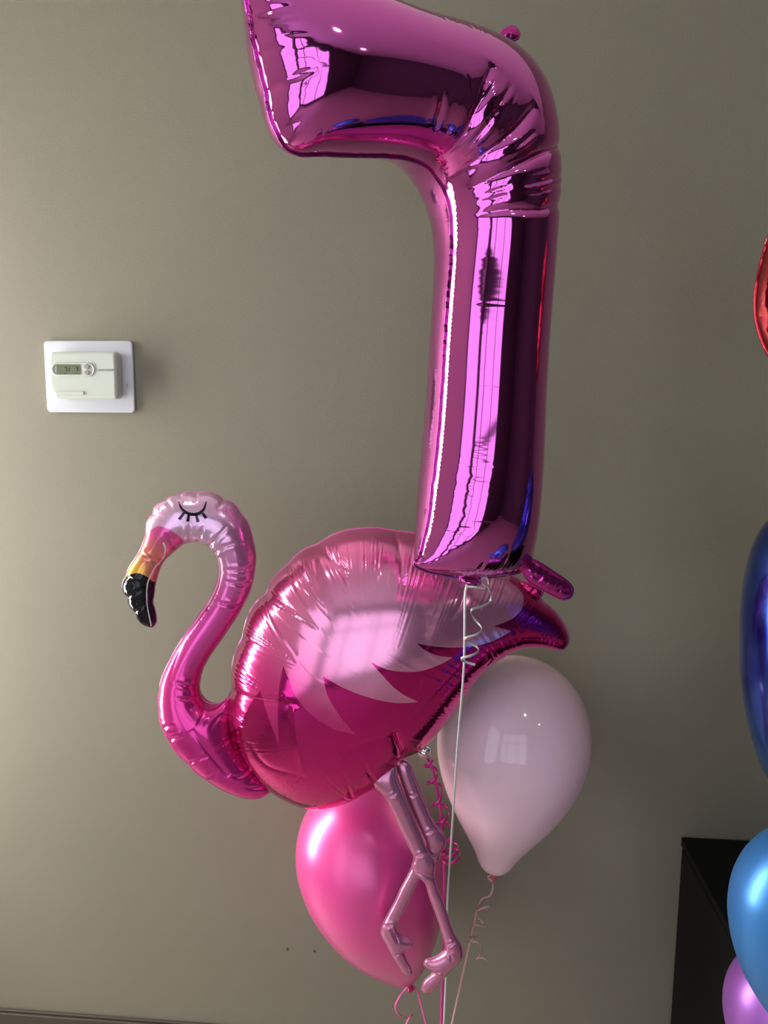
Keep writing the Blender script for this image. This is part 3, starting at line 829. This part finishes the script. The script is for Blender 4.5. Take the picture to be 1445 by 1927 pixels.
# neck, head and beak: one sheet pair
NECK = [(287, 1180), (276, 1178), (266, 1173), (258, 1162), (255, 1151), (246, 1143), (241, 1131), (242, 1123), (234, 1117), (230.5, 1104), (233, 1092), (238, 1085), (242, 1070), (253, 1053), (263, 1037), (271, 1017), (275, 1004), (275.5, 988), (281, 973), (288, 967.5), (291, 956), (300, 947), (313, 941.5), (322, 934), (339, 929.5),
    (352, 925.5), (370, 927.5), (382, 925.5), (399, 927.5), (412, 933), (421, 941.5), (435, 944.5), (446, 954), (452.5, 966), (462, 976), (470, 993), (475.5, 1014), (479.5, 1033), (481, 1048), (479.5, 1068), (475.5, 1093), (468, 1117), (457, 1139), (446, 1159), (432.5, 1179), (419, 1199), (405, 1219), (392, 1239), (382.5, 1257), (377, 1276), (375, 1293), (377, 1307), (384.5, 1318.5), (396, 1324.5), (408, 1324.5), (420, 1319), (430, 1312),
    (434, 1335), (434, 1362), (438, 1386), (452, 1418), (471, 1443), (490, 1463), (507, 1478), (520, 1488), (507, 1492), (491, 1501), (466, 1501.5), (450, 1497), (431, 1489), (415, 1481.5), (404, 1474), (392, 1466), (377, 1456), (364, 1446), (359, 1436.5), (346, 1427), (336, 1415.5), (325, 1404), (321, 1393), (312, 1382), (308.5, 1369.5), (302.5, 1359), (299, 1344), (300, 1329), (297.5, 1314), (300.5, 1301), (301.5, 1288), (308.5, 1266), (319, 1245), (332, 1220), (341, 1206), (351, 1189), (364, 1171.5), (379, 1150), (392, 1130), (402.5, 1110), (409, 1092.5), (411.5, 1072.5), (410, 1055), (403.5, 1039.5), (392.5, 1027.5), (377, 1021), (359.5, 1020), (344, 1024), (333, 1032.5), (322, 1042), (308.5, 1055), (299.5, 1073), (295, 1088), (292, 1100), (289.5, 1121), (287.5, 1135), (291, 1144), (294, 1160), (294, 1170)]
neck_out = spline(NECK, closed=True, step=3, sharp=(4, 7, 11, 19, 22, 24, 26, 30, 33))
N_PL = Plane(at(380, 1180, FL_Y-.035), yaw=2)
beak_poly = np.concatenate([spline([(225, 1092), (238, 1085), (250, 1079.5), (262, 1079), (276, 1085), (287, 1093), (300, 1103)], step=3), np.array([(310, 1130), (310, 1200), (210, 1200), (215, 1100)], float)])
def neck_colour(i, P, px, uv):
    x, y = px[:, 0], px[:, 1]
    if i: return np.tile(np.array([.006, .006, .009]), (len(P), 1))
    pale, pink, hot, deep = srgb(240, 190, 226), srgb(240, 128, 198), srgb(240, 76, 176), srgb(238, 52, 158)
    # position along the neck: over the head, down to the chest
    t = smoothstep(395, 475, x)*(1-smoothstep(1150, 1160, y))
    c = lerp3(pale, pink, t)
    t2 = smoothstep(1010, 1120, y)*smoothstep(380, 410, x)*(y < 1175)
    c = c*(1-t2[:, None])+lerp3(pink, hot, smoothstep(1060, 1180, y))*t2[:, None]
    low = (y >= 1140) & (x > 296)
    c[low] = lerp3(srgb(242, 90, 184), deep, smoothstep(1160, 1330, y[low]))
    edge = smoothstep(60, 0, np.abs(x-(300+0*y)))*(y > 1230)
    c = c*(1-.35*edge[:, None])+srgb(246, 80, 160)[None]*.35*edge[:, None]
    # face patch: magenta to salmon to yellow towards the beak
    d = (y-995)*.86-(x-300)*.5           # distance down the beak
    face = (x < 345) & (y > 985) & (y < 1110)
    arc = 990+np.abs(x-297)**1.75*.030+np.where(x < 297, (297-x)*.35, 0)
    fm = smoothstep(-1.0, 1.0, y-arc)*((x < 350) & (y < 1112))
    mg, sal, yel = srgb(240, 92, 172), srgb(246, 140, 128), srgb(250, 196, 70)
    fc = lerp3(mg, sal, smoothstep(0, 50, d))
    ty = smoothstep(48, 92, d)*smoothstep(292, 255, x)
    fc = fc*(1-ty[:, None])+yel[None]*ty[:, None]
    return c*(1-fm[:, None])+fc*fm[:, None]
def curve_pts(l, depth=.0032, w=.0026, mode='start'): return (l, depth, w, mode)
neck_lines = [curve_pts(l) for l in (
    [(481, 1062), (460, 1072), (420, 1072)], [(478, 1092), (455, 1100), (418, 1092)], [(455, 1140), (435, 1140), (402, 1130)],
    [(376, 1292), (350, 1290), (325, 1282)], [(377, 1309), (355, 1315), (330, 1314)], [(384, 1320), (382, 1345), (368, 1370)],
    [(345, 1024), (342, 1010), (338, 995)], [(358, 1020), (356, 1000), (355, 985)], [(375, 1021), (378, 1005), (382, 990)],
    [(393, 1028), (405, 1015), (428, 990)], [(404, 1040), (425, 1028), (455, 1020)], [(333, 1033), (322, 1020), (310, 1003)],
    [(263, 1040), (280, 1050), (297, 1060)], [(238, 1085), (252, 1092), (262, 1098)], [(242, 1123), (255, 1115), (268, 1110)], [(255, 1151), (265, 1143), (275, 1135)],
    [(313, 941), (320, 950), (325, 960)], [(339, 930), (341, 940), (342, 948)], [(371, 927), (368, 938), (366, 946)], [(421, 941), (414, 952), (408, 960)], [(288, 967), (300, 970), (310, 974)],
    [(359, 1436), (372, 1430), (392, 1424)], [(321, 1392), (334, 1388), (345, 1385)], [(392, 1466), (402, 1456), (412, 1448)], [(436, 1388), (420, 1400), (408, 1420)],
    [(500, 1478), (470, 1484), (455, 1480)], [(471, 1445), (450, 1462), (435, 1460)], [(434, 1350), (415, 1348), (395, 1375)],
    [(309, 1369), (320, 1367), (330, 1366)])]
neck_lines += [([(342, 1215), (330, 1245), (318, 1285)], .0016, .004, 'both'), ([(362, 1372), (385, 1410), (430, 1462)], .0030, .006, 'both')]
FN = Foil(neck_out, N_PL, .88, .0016, prints=(('beak_tip', beak_poly),), lines=neck_lines, pucker=(.011, .016, .09, .0018), fine=(.0052, .010, .008))
no = FN.panel('neck', M['neck'], flam, neck_colour, (M['black_print'],))
FN.back_panel('neck_back', M['neck'], flam, neck_colour)
FN.seam('neck_seam', M['seam_pink'], flam, .0011, .0004)

# marks printed on the head, laid on the foil
def drape(name, poly_px, foil, mat, parent, lift=.0006, sp=.0012):
    uv = foil.on_surface(np.asarray(poly_px, float))
    bnd = resample_closed(uv, sp)
    vo, fo, isb = triangulate(bnd, sp)
    kd = kdtree.KDTree(len(foil.vo))
    for i, c in enumerate(foil.vo): kd.insert((c[0], c[1], 0), i)
    kd.balance()
    h = []
    for p in vo:
        nb = kd.find_n((p[0], p[1], 0), 5); w = np.array([1/(q[2]+2e-4)**2 for q in nb]); h.append(float((w*np.array([foil.front[q[1]] for q in nb])).sum()/w.sum()))
    h = np.array(h)+lift
    n = len(vo); P = np.concatenate([foil.pl.world(vo, h), foil.pl.world(vo, h-lift*1.5)])
    return mesh_obj(name, P, np.concatenate([fo, fo[:, ::-1]+n]), mat, parent, True)
def stroke(pts, w0, w1=None, step=2.0):
    c = spline(pts, step=step); n = len(c); t = np.gradient(c, axis=0); t /= np.linalg.norm(t, axis=1)[:, None]
    nn = np.stack([-t[:, 1], t[:, 0]], 1); u = np.linspace(0, 1, n)
    w = (w0 if callable(w0) else (lambda q: w0+(w1-w0)*q))(u)/2
    return np.concatenate([c+nn*w[:, None], (c-nn*w[:, None])[::-1]])
eye = drape('closed_eye', stroke([(336.3, 943), (341.7, 956.5), (352.8, 965.5), (364, 968), (375, 965.5), (383.8, 957.5), (388.2, 943)], lambda q: 1.3+4.4*np.sin(math.pi*q)**.8), FN, M['black_print'], no[0])
for a, b in (((347, 964), (337, 977.5)), ((355.5, 968), (353.2, 981.5)), ((369.4, 970), (372.8, 982.5)), ((381, 965), (388, 975.5))):
    drape('eyelash', stroke([a, ((a[0]+b[0])/2, (a[1]+b[1])/2), b], 4.2, 6.0), FN, M['black_print'], no[0])
drape('beak_line', stroke([(307.5, 1020.5), (311.5, 1034), (309, 1047), (301, 1059), (295.5, 1063), (284, 1083), (277.8, 1099), (276.5, 1121), (278.6, 1146), (285.3, 1178)], 3.4, 2.6), FN, M['white_print'], no[0])

# legs
def leg(outline, y, spacing, lines, yaw=0):
    pl = Plane(at(790, 1640, y), yaw=yaw)
    L = Foil(spline(outline, closed=True, step=3), pl, .80, spacing, lines=lines, pucker=(.012, .012, .07, .0018), fine=(.006, .010, .008))
    o = L.panel('leg', M['leg'], flam)[0]
    L.back_panel('leg_back', M['leg'], o)
    L.seam('leg_seam', M['leg'], o, .0018, .0004)
leg([(696, 1462), (712, 1450), (742, 1440), (748, 1464), (760, 1495), (775, 1530), (790, 1568), (802, 1598), (812, 1612), (818, 1625), (816, 1648), (822, 1672), (834, 1700), (843, 1728), (853, 1756), (860, 1768), (868, 1782), (870, 1800), (862, 1812), (850, 1822), (838, 1836), (822, 1855), (808, 1868), (798, 1868), (794, 1858), (800, 1845), (812, 1834), (818, 1828), (808, 1822), (799, 1817), (800, 1808), (814, 1803), (828, 1796), (838, 1786), (838, 1776), (832, 1752), (822, 1722), (810, 1690), (800, 1660), (790, 1652), (780, 1642), (776, 1628), (780, 1614), (770, 1592), (752, 1556), (736, 1522), (722, 1496), (708, 1482)],
    -.352, .0017, [([(722, 1498), (735, 1499), (748, 1492)], .0030, .002, 'both'), ([(779, 1611), (795, 1608), (808, 1604)], .0035, .002, 'both'), ([(783, 1640), (800, 1650), (818, 1652)], .0035, .002, 'both'), ([(838, 1777), (850, 1776), (860, 1770)], .0030, .002, 'both'), ([(838, 1788), (848, 1800), (850, 1812)], .0026, .002, 'both'), ([(818, 1828), (826, 1830), (836, 1834)], .0024, .002, 'both')])
leg([(744, 1436), (758, 1430), (770, 1436), (780, 1462), (792, 1492), (806, 1524), (820, 1552), (832, 1566), (838, 1580), (836, 1594), (828, 1606), (826, 1618), (818, 1622), (804, 1628), (796, 1640), (786, 1658), (774, 1684), (760, 1712), (747, 1738), (746, 1750), (756, 1762), (766, 1768), (775, 1774), (774, 1782), (764, 1784), (759, 1790), (764, 1804), (772, 1820), (775, 1832), (768, 1836), (760, 1830), (748, 1812), (736, 1792), (726, 1772), (718, 1757), (720, 1742), (728, 1726), (742, 1700), (756, 1670), (770, 1644), (778, 1628), (790, 1604), (798, 1588), (790, 1566), (776, 1534), (762, 1500), (750, 1464)],
    -.333, .0017, [([(790, 1490), (780, 1497), (770, 1498)], .002, .002, 'both'), ([(800, 1570), (815, 1562), (828, 1560)], .003, .002, 'both'), ([(806, 1606), (820, 1608), (832, 1600)], .003, .002, 'both'), ([(722, 1742), (733, 1742), (746, 1738)], .003, .002, 'both'), ([(735, 1745), (745, 1765), (750, 1775)], .0025, .002, 'both'), ([(759, 1792), (750, 1796), (740, 1798)], .002, .002, 'both')])

crinkle_tab('valve_neck', spline([(788, 1407), (800, 1405), (810, 1411), (808, 1420), (803, 1428), (794, 1424), (788, 1416)], closed=True, step=2), Plane(at(800, 1415, FL_Y-.004)), M['silver'], flam, k=.6, sp=.0014, amp=.002, seed=4)
crinkle_tab('tail_tab', spline([(972, 1096), (990, 1098), (1008, 1101), (1018, 1108), (1019, 1118), (1012, 1127), (998, 1122), (984, 1112)], closed=True, step=2), Plane(at(1000, 1110, FL_Y+.004)), principled('deep_pink_tab', srgb(190, 20, 100), .2, .8, .2), flam, k=.4, sp=.0018, amp=.002, seed=6)

# ------------------------------------------------------------------ latex balloons
def catmull1(pts, n):
    return spline(pts, step=.02)
TEAR = [(0, 0), (.01, .141), (.04, .28), (.1, .436), (.2, .6), (.35, .76), (.55, .893), (.8, .98), (1.0, 1.0), (1.2, .985), (1.45, .915), (1.7, .80), (1.95, .645), (2.15, .50), (2.32, .375), (2.45, .29), (2.55, .235), (2.62, .18), (2.66, .11), (2.68, .04)]
TEAR_FULL = [(0, 0), (.01, .141), (.04, .28), (.1, .436), (.2, .6), (.35, .76), (.55, .893), (.8, .98), (1.0, 1.0), (1.2, .99), (1.42, .94), (1.65, .855), (1.9, .72), (2.1, .575), (2.3, .40), (2.42, .275), (2.5, .17), (2.55, .08), (2.56, .03)]
def latex(label, top_px, knot_px, y, R_px, mat, knot_mat, prof, lean=0.0, group=None, squash=1.0, name='latex_balloon', bend=0.0):
    d = y-CAM[1]
    top, kn = at(*top_px, y), at(*knot_px, y+lean)
    ax = (top-kn); L = np.linalg.norm(ax); ax /= L          # from knot to top
    p = spline(np.array(prof, float), step=.03)
    R = R_px*d/F_PX
    a = (p[:, 0]/prof[-1][0])*L; r = p[:, 1]*R; r[0] = 0
    e1 = np.cross(ax, [0, 1, 0]); e1 /= np.linalg.norm(e1); e2 = np.cross(e1, ax)
    n = 96; th_ = np.arange(n)*2*math.pi/n
    V = []
    for ai, ri in zip(a, r):
        c = top-ax*ai+e1*bend*R*math.sin(math.pi*min(1, ai/L))
        V += [c+(e1*math.cos(t)*ri+e2*math.sin(t)*ri*squash) for t in th_]
    m = len(a); f = [(i*n+j, i*n+(j+1) % n, (i+1)*n+(j+1) % n, (i+1)*n+j) for i in range(m-1) for j in range(n)]
    f.append(tuple((m-1)*n+j for j in range(n)))
    V = np.array(V)
    root = empty(name, tuple(kn)); tag(root, label, 'balloon', group)
    o = mesh_obj('skin', V, f, mat, root, True)
    # make the normals point outwards
    o.data.update()
    if sum((Vector(V[0])-Vector(V[len(V)//2])).dot(p_.normal) for p_ in list(o.data.polygons)[:n]) < 0: o.data.flip_normals()
    if knot_mat:
        kp = [(0, .0), (.002, .0035), (.004, .0062), (.007, .0075), (.010, .0062), (.012, .0040), (.014, .0055), (.017, .0085), (.0185, .0088), (.0188, .003), (.0188, 0)]
        kp = spline(kp, step=.0008); V = []; nn = 28
        for ai, ri in kp:
            V += [kn+ax*.003-ax*ai+(e1*math.cos(t)+e2*math.sin(t))*ri*(1+.12*math.sin(3*t+ai*300)) for t in np.arange(nn)*2*math.pi/nn]
        f = [(i*nn+j, (i+1)*nn+j, (i+1)*nn+(j+1) % nn, i*nn+(j+1) % nn) for i in range(len(kp)-1) for j in range(nn)]
        mesh_obj('knot', V, f, knot_mat, root, True)
    return root, kn, ax
pale, pale_kn, _ = latex('glossy pale blush latex balloon under the flamingo tail', (990, 1241), (929, 1641), -.165, 149, M['latex_pale'], M['knot_salmon'], TEAR)
pink, pink_kn, _ = latex('hot pink pearl latex balloon behind the flamingo legs', (645, 1476), (769, 1849), -.158, 146, M['latex_pink'], M['knot_pink'], TEAR_FULL)
latex('sky blue pearl latex balloon in front of the black cabinet', (1553, 1558), (1486, 1937), -.62, 150, M['latex_blue'], M['latex_blue'], TEAR_FULL, squash=.9)
latex('purple pearl latex balloon at the bottom right corner below the blue one', (1440, 1798), (1560, 2120), -.48, 122, M['latex_purple'], M['latex_purple'], TEAR_FULL)
latex('tall deep blue iridescent balloon at the right edge', (1545, 935), (1530, 1545), -.46, 133, M['blue_film'], M['blue_film'], [(0, 0), (.01, .141), (.04, .28), (.1, .436), (.22, .62), (.4, .78), (.7, .91), (1.1, .985), (1.5, 1.0), (1.9, .985), (2.3, .92), (2.7, .80), (3.0, .65), (3.25, .45), (3.42, .24), (3.5, .08)])
coral_out = spline([(1462, 415), (1446, 450), (1434, 490), (1425, 530), (1421, 565), (1422, 595), (1428, 622), (1438, 650), (1456, 678), (1490, 700), (1540, 705), (1585, 685), (1610, 640), (1618, 560), (1605, 470), (1570, 415), (1510, 398)], closed=True, step=5, sharp=(5,))
FC = Foil(coral_out, Plane(at(1520, 560, -.46), yaw=-4), .85, .004, lines=[([(1421, 592), (1434, 588), (1460, 580)], .008, .005, 'start'), ([(1421, 594), (1440, 610), (1460, 640)], .004, .006, 'start')], pucker=(.05, .03, .05, .006), fine=(0, 0, 0))
coral = empty('foil_balloon', tuple(at(1520, 700, -.46))); tag(coral, 'coral red foil balloon cut off by the right edge of the view', 'balloon')
FC.panel('front_panel', M['foil_coral'], coral); FC.back_panel('back_panel', M['foil_coral'], coral); FC.seam('seam', M['foil_coral'], coral, .003)

# ------------------------------------------------------------------ ribbons
def pts3(px, y):
    return np.array([at(p[0], p[1], (p[2] if len(p) > 2 else y)) for p in px])
cam_n = -_F
def to_floor(px, y, n=1):
    P = pts3(px, y); q = P[-1].copy(); d = P[-1]-P[-2]; d /= np.linalg.norm(d)
    q = P[-1]+d*(P[-1][2]-.004)/max(-d[2], .2); q[2] = .004
    return smooth_path(np.concatenate([P, [q]]), .01)

t = empty('curling_ribbon', tuple(at(878, 1098, -.50))); tag(t, 'white curling ribbon hanging from the foil number balloon', 'ribbon')
P = to_floor([(879, 1100, -.505), (876, 1112, -.51), (873, 1250, -.50), (861, 1400, -.47), (850, 1566, -.40), (843, 1677, -.326), (841, 1760, -.324), (839, 1843, -.324), (835.5, 1920, -.324)], -.49)
ribbon('strand', P, M['rib_white'], t, .0034, axis=(1, -.25, 0))
P = smooth_path(pts3([(879, 1104, -.506), (895, 1105, -.512), (914, 1106, -.505), (906, 1094, -.495), (909, 1087, -.50), (917, 1090, -.512), (919, 1100, -.515)], 0), .002)
ribbon('bow', P, M['rib_white'], t, .0038, axis=(.1, -.4, 1))
P = smooth_path(pts3([(917, 1102, -.515), (923, 1114, -.51), (922, 1132, -.497), (908, 1141, -.510), (888, 1147, -.520), (889, 1158, -.50), (899, 1172, -.492), (907, 1184, -.505), (899, 1193, -.52), (876, 1201, -.52), (879, 1208, -.50), (897, 1217, -.495), (900, 1226, -.508), (886, 1234, -.522), (868, 1239, -.516), (875, 1245, -.50), (894, 1251, -.498)], 0), .002)
ribbon('curl', P, M['rib_white'], t, .0038, axis=(-.15, -.1, 1))

t = empty('curling_ribbon', tuple(at(803, 1428, -.31))); tag(t, 'magenta curling ribbon tied to the flamingo valve', 'ribbon')
P = to_floor([(805, 1427, -.312), (816, 1455, -.315), (825, 1500, -.315), (833, 1570, -.305), (836, 1650, -.29), (835, 1760, -.285), (831, 1900, -.28)], -.31)
ribbon('strand', P, M['rib_magenta'], t, .0052, axis=(1, -.3, 0))
P = np.concatenate([helix(at(806, 1428, -.315), at(820, 1490, -.315), 2.0, .010, .013, .6), helix(at(822, 1500, -.315), at(843, 1585, -.315), 2.4, .014, .015, 1.0), helix(at(843, 1592, -.315), at(851, 1620, -.315), 2.4, .017, .017, 2.6)])
ribbon('curl', smooth_path(P[::4], .003), M['rib_magenta'], t, .0052, axis=(.2, -.1, -1))

t = empty('curling_ribbon', tuple(pink_kn)); tag(t, 'pink ribbon looping below the hot pink latex balloon', 'ribbon')
y = -.158
P = to_floor([(774, 1853), (783, 1862), (792, 1890), (801, 1925)], y-.004)
ribbon('strand', P, M['rib_pink'], t, .0052, axis=(1, -.5, 0))
P = smooth_path(pts3([(767, 1856, y-.01), (760, 1864, y-.012), (750, 1878, y-.02), (744, 1893, y-.028), (747, 1905, y-.03), (757, 1914, y-.025), (768, 1914, y-.01), (775, 1909, y+.004), (770, 1915, y+.008), (764, 1928, y), (766, 1945, y-.015), (776, 1955, y-.02)], 0), .002)
ribbon('curl', P, M['rib_pink'], t, .0048, axis=(.8, -.3, .5))

t = empty('curling_ribbon', tuple(pale_kn)); tag(t, 'pale rose curling ribbon below the blush latex balloon', 'ribbon')
y = -.17
P = smooth_path(pts3([(923, 1648, y-.012), (918, 1651, y-.014), (925, 1658, y-.014), (927, 1672, y-.01), (921, 1686, y-.006), (908, 1691, y), (902, 1702, y), (897, 1712, y-.01), (912, 1708, y-.024), (923, 1704, y-.018), (910, 1710, y+.002), (898, 1716, y-.004), (900, 1727, y-.014), (910, 1738, y-.02), (909, 1743, y-.008), (894, 1741, y), (884, 1746, y-.01), (883, 1760, y-.022), (887, 1764, y-.015), (899, 1762, y)], 0), .002)
ribbon('curl', P, M['rib_rose'], t, .0044, axis=(-.3, -.1, 1))
P = to_floor([(897, 1714, y), (888, 1752, y), (880, 1790, y), (868, 1845, y), (855, 1905, y)], y)
ribbon('strand', P, M['rib_rose'], t, .0046, axis=(1, -.4, 0))
P = helix(at(884, 1762, y-.012), at(912, 1818, y-.012), 1.9, .012, .009, 1.0)
ribbon('loose_curl', P, M['rib_rose'], t, .0040, axis=(-.3, -.1, 1))
